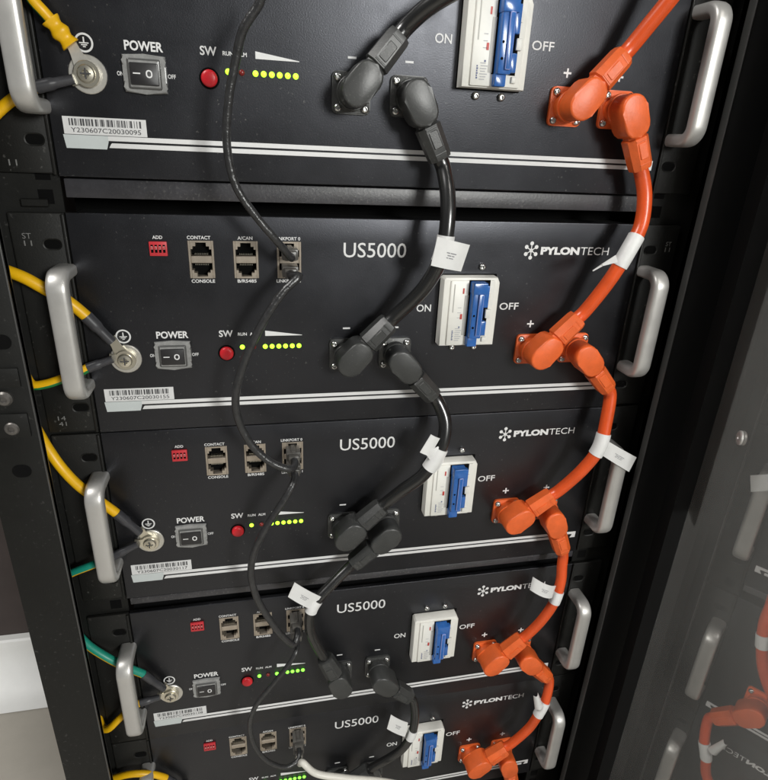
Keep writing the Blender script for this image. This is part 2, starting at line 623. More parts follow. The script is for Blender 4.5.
def contacts_bm():
    bm = bmesh.new()
    w, h = .0172, .0262
    for zz in (h / 2 - .0040, h / 2 + .0034):
        for k in range(8):
            x = w / 2 - .0042 + k * .0012
            box(bm, x - .00025, x + .00025, .0012, .0052, zz, zz + .0006)
    return bm


def breaker_bm():
    bm = bmesh.new()
    x0, x1, z0, z1 = .2646, .3098, .0468, .1012
    prism(bm, [(x0, z0), (x1, z0), (x1, z1 - .004), (x1 - .002, z1), (x0 + .0015, z1), (x0, z1 - .0015)], 0, -.0102, .0009, 2, 0)
    cut = rrect(x0 - .0009, x1 + .0009, z0 - .0009, z1 + .0009, .0008, 2)
    quad(bm, cut, -.0002, 5)
    rect(bm, .2840, .3012, .0552, .0998, -.01192, 5)
    # raised nose
    prism(bm, rrect(x0 + .0052, x1 - .0045, z0 + .001, z1 - .002, .0008, 2), -.0100, -.0118, .0006, 2, 0)
    # long slot and toggle channel
    rect(bm, x0 + .0078, x0 + .0086, .0745, .0965, -.01195, 1)
    rect(bm, .2815, .2845, .0560, .0880, -.01195, 1)
    # printed marks
    yk = -.01198
    for k in range(6):
        rect(bm, x0 + .0088, x0 + .0100 - (k % 2) * .0003, .0520 + k * .0014, .0530 + k * .0014, yk, 2)
    for k in range(7):
        zz = .0515 + k * .0016
        rect(bm, x0 + .0112 + (k % 2) * .0004, x0 + .0150 + (k % 3) * .0008, zz, zz + .0005, yk, 3)
    for k in range(3):
        rect(bm, x0 + .0120, x0 + .0150, .0700 + k * .004, .0704 + k * .004, yk, 3)
    rect(bm, x0 + .0138, x0 + .0150, .0620, .0632, yk, 2)
    rect(bm, .2790, .2808, .0690, .0732, yk, 4)
    rect(bm, .2795, .2808, .0892, .0935, yk, 4)
    # white buttons right of the lever
    box(bm, .2990, .3035, -.0140, -.0112, .0700, .0770, .0005, 2, 0)
    box(bm, .2985, .3020, -.0135, -.0112, .0860, .0895, .0005, 2, 0)
    box(bm, .2985, .3020, -.0135, -.0112, .0505, .0545, .0005, 2, 0)
    return bm


def lever_bm():
    bm = bmesh.new()
    yb = -.0114
    # main bridge lever
    prism(bm, rrect(.2858, .2952, .0550, .0985, .0008, 2), yb, -.0190, .0008, 2, 0)
    # tongue that sticks out at the bottom
    prism(bm, rrect(.2852, .2932, .0478, .0556, .0007, 2), yb, -.0168, .0007, 2, 0)
    # side lugs
    prism(bm, rrect(.2950, .2998, .0565, .0680, .0007, 2), yb, -.0160, .0006, 2, 0)
    prism(bm, rrect(.2950, .2998, .0790, .0960, .0007, 2), yb, -.0160, .0006, 2, 0)
    # head cap
    prism(bm, rrect(.2852, .2966, .0900, .0990, .0008, 2), yb, -.0200, .0008, 2, 0)
    # violet rail along the lever
    prism(bm, rrect(.2900, .2940, .0575, .0905, .0006, 2), -.0185, -.0208, .0006, 2, 1)
    for zz in (.0640, .0735):
        circ(bm, .2878, zz, .0009, -.01915, 12, 2)
    return bm


def terminal_bm(cx, cz):
    bm = bmesh.new()
    prism(bm, rrect(cx - .0128, cx + .0128, cz - .0128, cz + .0128, .0034, 5), 0, -.0022, .0006, 2)
    disc(bm, cx, cz, [(.0100, -.0020), (.0100, -.0075), (.0094, -.0085)], 24)
    return bm


PORTX = (.0798, .1102, .1406)
TERM = {'p1': (.3473, .0392), 'p2': (.3870, .0392), 'm1': (.1917, .0390), 'm2': (.2310, .0390)}
SERIAL = ('Y230607C20030095', 'Y230607C20030155', 'Y230607C20030117', 'Y230607C20030108', 'Y230607C20030126')
MODLABEL = (
    'topmost black battery module, cut off by the upper edge of the photo',
    'second black battery module from the top, fully in view below the shelf gap',
    'third black battery module from the top, middle of the rack',
    'fourth black battery module from the top, bright breaker with two screws above it',
    'lowest black battery module, cut off by the bottom edge of the photo',
)
GROUP_M = 'battery modules stacked in the rack'


def serial_bm(sn):
    bm = bmesh.new()
    x0, x1, z0, z1 = .0121, .0608, .0062, .0163
    box(bm, x0, x1, -.0004, .0, z0, z1, 0)
    rnd = random.Random(sn)
    x = x0 + .0035
    while x < x1 - .004:
        w = rnd.choice((.0003, .0004, .0007, .0010))
        rect(bm, x, x + w, .0112, .0152, -.0006, 1)
        x += w + rnd.choice((.0003, .0004, .0008, .0012))
    text(bm, sn, x0 + .0042, x1 - .0035, .0074, .0101, -.0006, mi=1)
    return bm


def make_module(u):
    root = thing('battery_module', MODLABEL[u], 'battery module', (0, 0, OFF[u]), GROUP_M)
    obj('front_panel', make_panel_bm(), PANEL, root, 20)
    bm = bmesh.new()
    box(bm, PW0 + .002, PW1 - .002, .0065, .32, PZ0 + .002, PZ1 - .002)
    obj('casing', bm, CASE, root)
    for x0, x1, s, cx in ((-.0300, PW0 - .0006, -1, 0.0), (PW1 + .0006, .4665, 1, .4402)):
        bm = bmesh.new()
        prism(bm, rrect(x0, x1, PZ0 + .0015, PZ1 - .0005, .001, 2), .0035, .0008, .0006, 2)
        hx = -.0058 if s < 0 else .4430
        for hz in (.1214, .0022):
            quad(bm, rrect(hx - .0052, hx + .0052, hz - .0030, hz + .0030, .0029, 4), .0005, 1)
            ringv = rrect(hx - .0060, hx + .0060, hz - .0038, hz + .0038, .0036, 4)
            inner = rrect(hx - .0052, hx + .0052, hz - .0030, hz + .0030, .0029, 4)
            A = [bm.verts.new((p[0], .0002, p[1])) for p in ringv]
            Bv = [bm.verts.new((p[0], .0006, p[1])) for p in inner]
            for i in range(len(A)):
                bm.faces.new((A[i], A[(i + 1) % len(A)], Bv[(i + 1) % len(A)], Bv[i]))
        # folded lip next to the panel
        lx = PW0 - .0026 if s < 0 else PW1 + .0006
        box(bm, lx, lx + .0020, -.0012, .0008, PZ0 + .001, PZ1 - .001, .0005, 2)
        obj('ear', bm, [EAR, VOID], root)
        obj('handle', handle_bm(cx, .0205 - .004 + .0045, .1090 - .0045), ALU, root, 60)
    obj('lettering', letter_bm(), PRINT, root, 0)
    obj('stripe_block', block_bm(), BLOCK, root, 0)
    obj('serial_label', serial_bm(SERIAL[u]), [LABEL, INK], root, 0)
    # earth bolt
    bm = bmesh.new()
    disc(bm, .0304, .0400, [(.0108, 0), (.0108, -.0010), (.0104, -.0013)], 28)
    obj('washer', bm, ZINC, root)
    bm = bmesh.new()
    disc(bm, .0304, .0400, [(.0052, -.0012), (.0052, -.0052), (.0044, -.0064), (.0022, -.0068), (.0018, -.0055)], 20)
    rect(bm, .0304 - .0030, .0304 + .0030, .0396, .0404, -.00695, 1)
    rect(bm, .0300, .0308, .0400 - .0030, .0400 + .0030, -.00698, 1)
    obj('earth_screw', bm, [LUG, INK], root)
    # power switch
    bm = bmesh.new()
    P = [(.0510, .0318), (.0634, .0308), (.0758, .0318), (.0752, .0345), (.0762, .0375), (.0762, .0465), (.0752, .0490), (.0760, .0522), (.0634, .0530), (.0510, .0522), (.0516, .0490), (.0506, .0465), (.0506, .0375), (.0516, .0345)]
    prism(bm, P, 0, -.0028, .0010, 2)
    prism(bm, rrect(.0537, .0731, .0335, .0504, .0012, 3), -.0026, -.0044, .0012, 3, 1)
    ps = obj('power_switch', bm, [COVER, COVERIN], root)
    bm = bmesh.new()
    prism(bm, rrect(.0552, .0716, .0357, .0480, .0006, 2), -.0040, -.0056, .0005, 2)
    rect(bm, .0570, .0612, .0417, .0424, -.0057, 1)
    a, b_ = rrect(.0644, .0682, .0398, .0442, .0018, 4), rrect(.0652, .0674, .0406, .0434, .0010, 4)
    A = [bm.verts.new((p[0], -.0057, p[1])) for p in a]
    Bv = [bm.verts.new((p[0], -.0057, p[1])) for p in b_]
    for i in range(len(A)):
        bm.faces.new((A[i], A[(i + 1) % len(A)], Bv[(i + 1) % len(A)], Bv[i])).material_index = 1
    obj('rocker', bm, [ROCK, PRINT], ps)
    # start button
    bm = bmesh.new()
    disc(bm, .1014, .0422, [(.0062, 0), (.0062, -.0003)], 24, 1)
    disc(bm, .1014, .0422, [(.0050, 0), (.0050, -.0022), (.0044, -.0030), (.0030, -.0034), (.0012, -.0036)], 24, 0)
    obj('start_button', bm, [REDBTN, VOID], root, 50)
    # status lights
    for i, x in enumerate((.1131, .1215, .1300, .1351, .1402, .1452, .1503, .1554)):
        bm = bmesh.new()
        ring2(bm, x, .0467, .0023, .0017, -.0003, 16, 1)
        disc(bm, x, .0467, [(.0018, 0), (.0018, -.0008), (.0013, -.0015), (.0006, -.0018)], 14)
        obj('status_light', bm, [REDLED if i == 1 else (GREEN2 if u >= 3 else GREEN), ROCK], root, 50, label='dim red status light' if i == 1 else None)
    # address switch
    bm = bmesh.new()
    box(bm, .0547, .0663, -.0020, 0, .1145, .1242, .0004, 2, 0)
    for k in range(4):
        x = .0566 + k * .0026
        rect(bm, x - .0008, x + .0008, .1168, .1222, -.0021, 2)
        box(bm, x - .0006, x + .0006, -.0034, -.0020, .1192, .1212, .0001, 1, 1)
    obj('address_switch', bm, [REDBLK, WHT, VOID], root)
    # network ports
    for x in PORTX:
        p = obj('network_port', port_bm(), SOCK, root, 0)
        p.location = (x, 0, .0988)
        bm = bmesh.new()
        box(bm, .0012, .0160, .0060, .0064, .0010, .0252)
        q = obj('port_cavity', bm, VOID, p)
        q2 = obj('contact_pins', contacts_bm(), LUG, p)
    # breaker
    b = obj('circuit_breaker', breaker_bm(), [BRK, BRKGREY, INKBLUE, INKGREY, INKRED, VOID], root)
    obj('breaker_lever', lever_bm(), [BLUE, BLUE2, VOID], b)
    for x in (.2786, .2975):
        for z in (.0425, .1078):
            bm = bmesh.new()
            panhead(bm, x, z, .0026, 0, .0030)
            obj('screw', bm, STEEL, root, 40)
    # power terminals
    for k, (cx, cz) in TERM.items():
        orange = k[0] == 'p'
        t = obj('power_terminal', terminal_bm(cx, cz), ORANGE if orange else BLACKP, root, 40, label='orange positive terminal' if orange else 'black negative terminal')
        for sx in (-1, 1):
            for sz in (-1, 1):
                bm = bmesh.new()
                panhead(bm, cx + sx * .0092, cz + sz * .0092, .0026, -.0021, .0028)
                obj('screw', bm, STEEL, t, 40)
    return root


def copy_tree(o, parent=None):
    c = o.copy()
    COL.objects.link(c)
    if parent:
        c.parent = parent
    for ch in [k for k in bpy.data.objects if k.parent == o]:
        copy_tree(ch, c)
    return c


MOD = [None] * 5
MOD[0] = make_module(0)
for u in range(1, 5):
    m = copy_tree(MOD[0])
    m.location = (0, 0, OFF[u])
    m['label'] = MODLABEL[u]
    for ch in [k for k in bpy.data.objects if k.parent == m]:
        if ch.name.startswith('serial_label'):
            ch.data = ch.data.copy()
            bm = serial_bm(SERIAL[u])
            bm.to_mesh(ch.data)
            bm.free()
        if u >= 3 and ch.name.startswith('status_light') and ch.data.materials[0] == GREEN:
            ch.data = ch.data.copy()
            ch.data.materials[0] = GREEN2
    MOD[u] = m


# ------------------------------------------------------------------ power cables
def head_bms(xf):
    """right-angle plug head and boot in local frame: +x along the cable, y = -out of panel"""
    hb = bmesh.new()
    P = []
    r = .0098
    for i in range(11):
        a = PI / 2 + PI * i / 10
        P.append((r * math.cos(a), r * math.sin(a)))
    P += [(.0115, -.0098), (.0150, -.0088), (.0180, -.0066), (.0195, -.0036), (.0198, 0), (.0195, .0036), (.0180, .0066), (.0150, .0088), (.0115, .0098)]
    prism(hb, P, -.0085, -.0268, .0016, 3, 0, xf)
    # low collar ring under the head
    n = 24
    for rad, ya, yb in ((.0108, -.0080, -.0098),):
        prism(hb, [(rad * math.cos(2 * PI * i / n), rad * math.sin(2 * PI * i / n)) for i in range(n)], ya, yb, .0004, 1, 0, xf)
    sb = bmesh.new()
    secs = [(.0150, .0066, .0068), (.0195, .0068, .0070), (.0205, .0082, .0084), (.0400, .0076, .0078), (.0428, .0070, .0070), (.0432, .0056, .0056)]
    rings = []
    yc = -.0185
    for x, hw, hh in secs:
        c = .32
        O = [(hw, hh * c), (hw * c, hh), (-hw * c, hh), (-hw, hh * c), (-hw, -hh * c), (-hw * c, -hh), (hw * c, -hh), (hw, -hh * c)]
        O = [(hw, hh * .5), (hw * .5, hh), (-hw * .5, hh), (-hw, hh * .5), (-hw, -hh * .5), (-hw * .5, -hh), (hw * .5, -hh), (hw, -hh * .5)]
        rings.append([sb.verts.new(xf @ Vector((x, yc + b, a))) for a, b in O])
    for a, b in zip(rings, rings[1:]):
        for k in range(8):
            sb.faces.new((a[k], a[(k + 1) % 8], b[(k + 1) % 8], b[k]))
    sb.faces.new(rings[0])
    sb.faces.new(rings[-1])
    n0 = len(sb.verts)
    prism(sb, rrect(.0235, .0350, -.0030, .0030, .0008, 2), -.0262, -.0274, .0004, 1)
    for xr in (.0212, .0380):
        prism(sb, rrect(xr, xr + .0012, -.0042, .0042, .0003, 1), -.0255, -.0272 if xr < .03 else -.0266, .0003, 1)
    sb.verts.ensure_lookup_table()
    for v in sb.verts[n0:]:
        v.co = xf @ v.co
    return hb, sb


def plug_frame(u, port, end_px):
    cx, cz = TERM[port]
    base = Vector((cx, 0, cz + OFF[u]))
    e = at(end_px[0], end_px[1], -.0185)
    d = Vector((e.x - base.x, 0, e.z - base.z)).normalized()
    z = Vector((-d.z, 0, d.x))
    xf = Matrix(((d.x, 0, z.x, base.x), (0, 1, 0, 0), (d.z, 0, z.z, base.z), (0, 0, 0, 1)))
    return xf


def flag_bm(quadpx, depth, bend=0.0, marks=True):
    """thin paper flag through four photo points (a, b, c, d) at given depths"""
    bm = bmesh.new()
    dep = depth if isinstance(depth, (list, tuple)) else [depth] * 4
    a, b, c, d = (at(p[0], p[1], y) for p, y in zip(quadpx, dep))
    nrm = (b - a).cross(d - a).normalized()
    if nrm.y > 0:
        nrm = -nrm
    n = 8
    top, bot = [], []
    for i in range(n + 1):
        t = i / n
        o = nrm * (bend * 4 * t * (1 - t))
        top.append(a.lerp(b, t) + o)
        bot.append(d.lerp(c, t) + o)
    th = nrm * -.0005
    V = [[bm.verts.new(p) for p in row] for row in (top, bot, [p + th for p in top], [p + th for p in bot])]
    for i in range(n):
        bm.faces.new((V[0][i], V[0][i + 1], V[1][i + 1], V[1][i]))
        bm.faces.new((V[2][i], V[3][i], V[3][i + 1], V[2][i + 1]))
        bm.faces.new((V[0][i], V[2][i], V[2][i + 1], V[0][i + 1]))
        bm.faces.new((V[1][i], V[1][i + 1], V[3][i + 1], V[3][i]))
    bm.faces.new((V[0][0], V[1][0], V[3][0], V[2][0]))
    bm.faces.new((V[0][n], V[2][n], V[3][n], V[1][n]))
    if marks:
        for s, e, v0, v1 in ((.36, .46, .42, .455), (.48, .66, .42, .455), (.40, .52, .51, .545), (.54, .62, .51, .545), (.38, .44, .60, .63), (.46, .60, .60, .63)):
            q = []
            for t, v in ((s, v0), (e, v0), (e, v1), (s, v1)):
                o = nrm * (bend * 4 * t * (1 - t) + .0002)
                q.append(bm.verts.new(a.lerp(b, t).lerp(d.lerp(c, t), v) + o))
            bm.faces.new(q).material_index = 1
    return bm


def power_cable(label, orange, start, mids, end, tag=None, group=None, r=.0054):
    """start / end = (unit, port, boot end pixel) or None; mids = [(px,py,y)...]"""
    loc = None
    root = thing('power_cable', label, 'power cable', (0, 0, 0), group)
    mp, mc = (ORANGE, ORANGEC) if orange else (BLACKP, BLACKC)
    pts = []
    sx = ex = None
    if start:
        sx = plug_frame(*start)
        pts += [sx @ Vector((.030, -.0185, 0)), sx @ Vector((.0430, -.0185, 0)), sx @ Vector((.048, -.0188, 0))]
    mm = [at(*m) for m in mids]
    for q in (start, end):
        if q:
            w_ = plug_frame(*q) @ Vector((.048, -.0188, 0))
            mm = [p for p in mm if (p - w_).length > .012]
    pts += mm
    if end:
        ex = plug_frame(*end)
        pts += [ex @ Vector((.048, -.0188, 0)), ex @ Vector((.0430, -.0185, 0)), ex @ Vector((.030, -.0185, 0))]
    root.location = pts[0]
    bpy.context.view_layer.update()
    inv = Matrix.Translation(-pts[0])
    path = spline(pts)

    def add(name, bm, m, parent, smooth=30):
        bm.transform(inv)
        return obj(name, bm, m, parent, smooth)
    bm = bmesh.new()
    tube(bm, path, r, 16)
    add('cable_jacket', bm, mc, root, 60)
    for xf in (sx, ex):
        if xf is None:
            continue
        hb, sb = head_bms(xf)
        pl = add('plug', hb, mp, root, 35)
        add('boot', sb, mp, pl, 25)
    if tag:
        c = at(tag['at'][0], tag['at'][1], tag.get('y', -.03))
        k = min(range(len(path)), key=lambda i: (path[i] - c).length)
        h = tag.get('half', 2)
        seg = path[max(0, k - h):k + h + 1]
        bm = bmesh.new()
        tube(bm, seg, r * 1.16, 16)
        t = add('cable_tag', bm, TAG, root, 60)
        for q in tag['quads']:
            dp = path[k].y - tag.get('front', .003) if 'dep' not in tag else tag['dep']
            bm = flag_bm(q, dp, tag.get('bend', 0.001), tag.get('marks', True))
            add('tag_flag', bm, [TAG, TAGINK], t, 60)
    return root


GB, GO = 'black power cables linking the modules', 'orange power cables linking the modules'
power_cable('black power cable leaving upwards from the topmost module, beside the ON mark', False, (0, 'm1', (401.5, 32.5)),
            [(424, 10, -.026), (448, -6, -.034), (480, -22, -.04)], None, None, GB)
power_cable('black power cable with a broad white tag, from topmost module down to second', False, (0, 'm2', (440, 159)),
            [(447.5, 192, -.027), (447.5, 222, -.033), (441, 258, -.034), (424, 288, -.029)], (1, 'm1', (392, 319)),
            dict(at=(445, 250), half=3, front=.0078, quads=[((437.6, 236.5), (470, 245), (461, 271.5), (431, 265.5))], bend=.002), GB)
power_cable('black power cable with a bent white tag over the third breaker, second module to third', False, (1, 'm2', (435, 398)),
            [(445, 421, -.025), (442, 445, -.030), (424, 474, -.030), (404, 489, -.025)], (2, 'm1', (385.5, 503)),
            dict(at=(434, 459), half=3, quads=[((431, 434.5), (440, 438.5), (430, 456), (420, 452.5)), ((424, 452), (438, 446.5), (447, 452), (438, 471))], bend=.001, marks=False), GB)
power_cable('black power cable with white tag in front of fourth network ports, third module to fourth', False, (2, 'm2', (351, 565)),
            [(331, 585, -.024), (313, 606, -.029), (310, 628, -.026)], (3, 'm1', (320.6, 651.5)),
            dict(at=(313, 605), half=2, quads=[((294.6, 582.6), (321, 597), (312, 610), (288, 597))], bend=.001), GB, .0048)
power_cable('black power cable with white tag beside the lowest breaker, fourth module to lowest', False, (3, 'm2', (410, 697)),
            [(415, 712, -.023), (413, 730, -.028), (402, 749, -.026)], (4, 'm1', (377, 764)),
            dict(at=(411, 736), half=2, quads=[((391, 715), (408, 723), (405, 737), (387, 729))], bend=.001), GB, .0044)
power_cable('orange power cable leaving upwards from the topmost module', True, (0, 'p1', (628, 50)),
            [(648, 26, -.024), (670, -1, -.030), (692, -30, -.036)], None, None, GO)
power_cable('orange power cable with a white tag seen edge on, from topmost module down to second', True, (0, 'p2', (641, 172)),
            [(644.5, 195, -.020), (641, 225, -.024), (628, 251, -.028), (609, 281, -.026)], (1, 'p1', (584, 312)),
            dict(at=(628, 251), half=4, quads=[((616, 255), (602, 264), (603, 266), (618, 262)), ((602, 264), (593, 270.2), (593.5, 271.2), (603, 266))],
                 dep=[-.034, -.046, -.046, -.034], bend=0, marks=False), GO)
power_cable('orange power cable with a long white tag over the third handle, second module to third', True, (1, 'p2', (609, 391)),
            [(606.5, 404, -.020), (606, 422, -.024), (599, 448, -.028), (583, 469, -.026)], (2, 'p1', (552, 495)),
            dict(at=(600, 446), half=3, quads=[((606, 440), (636.6, 457.5), (629, 472), (600, 454))], bend=.0015), GO)
power_cable('orange power cable with a curled white tag over the fourth emblem, third module to fourth', True, (2, 'p2', (562.5, 552)),
            [(562, 566, -.021), (561, 580, -.024), (554, 602, -.027), (541, 621, -.023)], (3, 'p1', (524, 637)),
            dict(at=(555, 599), half=2, quads=[((533, 577), (556, 586), (552, 598), (530, 590))], bend=.0045), GO, .0050)
power_cable('orange power cable with a looped white tag by the lowest handle, fourth module to lowest', True, (3, 'p2', (545, 675)),
            [(546.5, 687, -.021), (546, 699, -.024), (539, 713, -.026), (529, 728, -.022)], (4, 'p1', (512, 743)),
            dict(at=(540, 711), half=3, quads=[((533.5, 696), (538, 693), (543, 706), (535, 709))], bend=.003, marks=False), GO, .0050)
power_cable('orange power cable leaving downwards from the lowest module', True, (4, 'p2', (520, 815)),
            [(524, 840, -.024), (520, 880, -.03)], None, None, GO)


# ------------------------------------------------------------------ patch cables
def rj_plug(root, inv, u, port, upper, m, tip_y=-.019, boot=True):
    x = PORTX[port] + .0086
    z = OFF[u] + .0988 + (.0192 if upper else .0070)
    bm = bmesh.new()
    box(bm, x - .0056, x + .0056, -.0130, .0045, z - .0038, z + .0038, .0006, 2)
    box(bm, x - .0018, x + .0018, -.0125, -.0005, z + (.0036 if upper else -.0050), z + (.0050 if upper else -.0036), .0004, 1)
    box(bm, x - .0044, x + .0044, -.0185, -.0126, z - .0034, z + .0034, .0012, 2)
    bm.transform(inv)
    obj('plug', bm, m, root)
    return Vector((x, -.0165, z))


def patch_cable(label, a, mids, b, m=None, mpl=None, r=.0026, group='black patch cables daisy chained between the modules'):
    """a / b = (unit, port, upper) or None"""
    m = m or NETC
    mpl = mpl or NETP
    pts = [at(*q) for q in mids]
    ends = []
    for e in (a, b):
        ends.append(None if e is None else Vector((PORTX[e[1]] + .0086, -.0165, OFF[e[0]] + .0988 + (.0192 if e[2] else .0070))))
    if ends[0]:
        pts = [ends[0], ends[0] + Vector((0, -.008, 0))] + pts
    if ends[1]:
        pts = pts + [ends[1] + Vector((0, -.008, 0)), ends[1]]
    root = thing('patch_cable', label, 'patch cable', pts[0], group)
    inv = Matrix.Translation(-pts[0])
    bm = bmesh.new()
    tube(bm, spline(pts, .002), r, 12)
    bm.transform(inv)
    obj('cable_jacket', bm, m, root, 60)
    for e in (a, b):
        if e:
            rj_plug(root, inv, e[0], e[1], e[2], mpl)
    return root


patch_cable('black patch cable hanging from above the photo into the second module', None,
            [(266, -18, -.050), (260, 2, -.048), (243, 30, -.045), (235.5, 62, -.042), (229, 98, -.040), (227, 146, -.038), (236, 186, -.037), (255, 215, -.036), (276, 240, -.034)], (1, 2, True))
patch_cable('black patch cable looping from second module to third past the SW button', (1, 2, False),
            [(299, 276, -.030), (284, 291, -.034), (262, 324, -.036), (243, 366, -.036), (235.5, 400, -.035), (240, 424, -.034), (255, 449, -.034), (274, 464, -.034), (291, 469, -.032)], (2, 2, True), r=.0029)
patch_cable('black patch cable looping from third module to fourth across the status lights', (2, 2, False),
            [(293, 484, -.030), (284, 500, -.034), (267, 526, -.036), (254, 553, -.036), (251, 574, -.036), (257, 598, -.036), (270, 620, -.036), (283, 637, -.034), (294, 644, -.030)], (3, 2, True), r=.0029)
patch_cable('thin black patch cable looping from fourth module down to the lowest', (3, 2, False),
            [(296, 652, -.030), (289, 664, -.033), (273, 684, -.035), (257, 704, -.035), (250, 723, -.035), (255, 746, -.035), (269, 762, -.034), (287, 767, -.032), (298, 760, -.028)], (4, 2, True), r=.0023)
patch_cable('white patch cable leaving the lowest module towards the bottom edge', (4, 2, False),
            [(303, 763, -.034), (315, 773, -.038), (344, 778, -.040), (386, 782, -.040), (430, 792, -.040)], None, WHITEC, NETP, .0034, None)


# ------------------------------------------------------------------ earth wires
def earth_wire(label, u, mids, shrink, yellowcrimp=False, stripe=None, r=.0033, lugz=0.0):
    """mids px path from behind the post to the heat shrink; shrink=(px0,px1) pixel ends of the sleeve"""
    base = Vector((.0304, -.0022 + lugz, .0400 + OFF[u]))
    s0 = at(shrink[0][0], shrink[0][1], -.0075)
    s1 = at(shrink[1][0], shrink[1][1], -.0055)
    pts = [at(*q) for q in mids] + [s0, s0.lerp(s1, .25)]
    root = thing('earth_wire', label, 'earth wire', pts[0], 'yellow and green earth wires')
    inv = Matrix.Translation(-pts[0])
    bm = bmesh.new()
    path = spline(pts, .002)
    tube(bm, path, r, 14, 0, stripe[1] if stripe else None)
    bm.transform(inv)
    obj('wire_jacket', bm, [YEL, stripe[0] if stripe else YEL], root, 60)
    bm = bmesh.new()
    d = (s1 - s0)
    L = d.length
    if yellowcrimp:
        tube(bm, [s0 + d * (k / 12) for k in range(13)], lambda t: .0048 + .0007 * math.cos(t * 4 * PI), 12, squash=(.8, 1.0))
    else:
        tube(bm, [s0 + d * (k / 12) for k in range(13)], lambda t: r * (1.13 - .1 * t) if t < .5 else r * .92 - .0006 * (t - .5), 14)
    bm.transform(inv)
    obj('crimp_sleeve' if yellowcrimp else 'heat_shrink', bm, YEL if yellowcrimp else SHRINK, root, 50)
    # ring lug
    bm = bmesh.new()
    ax = Vector((s1.x - base.x, 0, s1.z - base.z))
    Ld = ax.length
    ax.normalize()
    zz = Vector((-ax.z, 0, ax.x))
    P = []
    ro = .0074
    for i in range(17):
        a = math.radians(35) + math.radians(290) * i / 16
        P.append((ro * math.cos(a), ro * math.sin(a)))
    P += [(Ld * .75, -.0030), (Ld + .003, -.0030), (Ld + .003, .0030), (Ld * .75, .0030)]
    xf = Matrix(((ax.x, 0, zz.x, base.x), (0, 1, 0, base.y), (ax.z, 0, zz.z, base.z), (0, 0, 0, 1)))
    prism(bm, P, .0006, -.0008, .0003, 1, 0, xf)
    bm.transform(inv)
    obj('ring_lug', bm, ZINC if yellowcrimp else LUG, root, 40)
    return root


earth_wire('green and yellow earth wire with yellow crimp at the topmost module', 0,
           [(20, -22, -.014), (33, 0, -.010), (43, 11, -.008)], ((50, 19), (71, 45)), True, (GRN, range(1, 7)))
earth_wire('earth wire in dark sleeve running left from the topmost earth screw', 0,
           [(-14, 124, -.006), (2, 108, -.006), (16, 97, -.0075)], ((36, 87), (74, 79)), lugz=-.0016)
earth_wire('thick yellow earth wire passing behind the second left handle', 1,
           [(-2, 268, -.003), (10, 272, -.008), (25, 278, -.010), (45, 289, -.010), (66, 300, -.009)], ((86, 316), (112, 342)), r=.0040)
earth_wire('short yellow and green earth wire bent at the post beside the second module', 1,
           [(20, 360, .004), (25, 374, -.004), (33, 385, -.009), (46, 384, -.010), (62, 379, -.010), (78, 373, -.009)], ((88, 368), (113, 359)), stripe=(GRN, range(1, 6)), lugz=-.0016)
earth_wire('thick yellow earth wire passing behind the third left handle', 2,
           [(36, 428, .002), (47, 447, -.006), (61, 467, -.010), (78, 485, -.010), (98, 500, -.009)], ((116, 513), (140, 533)), r=.0038)
earth_wire('short teal and yellow earth wire below the third left handle', 2,
           [(58, 582, .004), (72, 573, -.006), (90, 566, -.010), (103, 561, -.009)], ((112, 557), (138, 544)), stripe=(TEAL, range(7, 14)), lugz=-.0016)
earth_wire('teal and yellow earth wire passing behind the fourth left handle', 3,
           [(76, 632, .002), (88, 645, -.005), (108, 658, -.010), (128, 668, -.009)], ((143, 674), (164, 689)), stripe=(TEAL, range(8, 14)), r=.0036)
earth_wire('short yellow earth wire bent below the fourth left handle', 3,
           [(98, 716, .006), (103, 728, -.004), (108, 729, -.008), (120, 718, -.010), (132, 708, -.009)], ((140, 703), (160, 697)), lugz=-.0016)
earth_wire('yellow and green earth wire at the lowest left handle, by the bottom edge', 4,
           [(100, 782, .002), (114, 778, -.006), (132, 774, -.010), (150, 774, -.010)], ((166, 778), (184, 788)), stripe=(GRN, range(0, 6)))


# ------------------------------------------------------------------ rack
rack = thing('server_rack', 'black steel rack holding the battery modules, glass door ajar at right', 'server rack', (.2185, 0, -.95))
RINV = Matrix.Translation((-.2185, 0, .95))


def rpart(name, bm, m, parent=rack, smooth=30, label=None, pinv=None):
    bm.transform(RINV)
    return obj(name, bm, m, parent, smooth, label)


ZT, ZB = .62, -.95
# mounting rails behind the ears
for x0, x1 in ((-.0420, .0040), (.4332, .4780)):
    bm = bmesh.new()
    box(bm, x0, x1, .0045, .0070, ZB, ZT)
    box(bm, x0 if x0 < 0 else x1 - .003, (x0 + .003) if x0 < 0 else x1, .0072, .06, ZB, ZT)
    z = ZT - .01
    cx = -.0058 if x0 < 0 else .4430
    while z > -.75:
        rect(bm, cx - .0045, cx + .0045, z - .0045, z + .0045, .0042, 1)
        z -= .0148
    rpart('mounting_rail', bm, [RACK, VOID])
# corner posts
bm = bmesh.new()
box(bm, -.0628, -.0256, -.0300, -.0240, ZB, ZT, .0010, 2)
box(bm, -.0628, -.0590, -.0239, .30, ZB, ZT)
pl = rpart('corner_post', bm, RACK, label='left corner post')
bm = bmesh.new()
box(bm, .4594, .4965, -.0300, -.0240, ZB, ZT, .0007, 2)
box(bm, .4930, .4965, -.0239, .30, ZB, ZT)
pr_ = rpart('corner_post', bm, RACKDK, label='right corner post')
# pale strips that paint a highlight along the post edges
for x0, par in ((-.0266, pl), (.4592, pr_)):
    bm = bmesh.new()
    box(bm, x0, x0 + .0010, -.0306, -.0235, ZB, ZT, .0004, 2)
    rpart('edge_highlight', bm, EDGEHI, par)
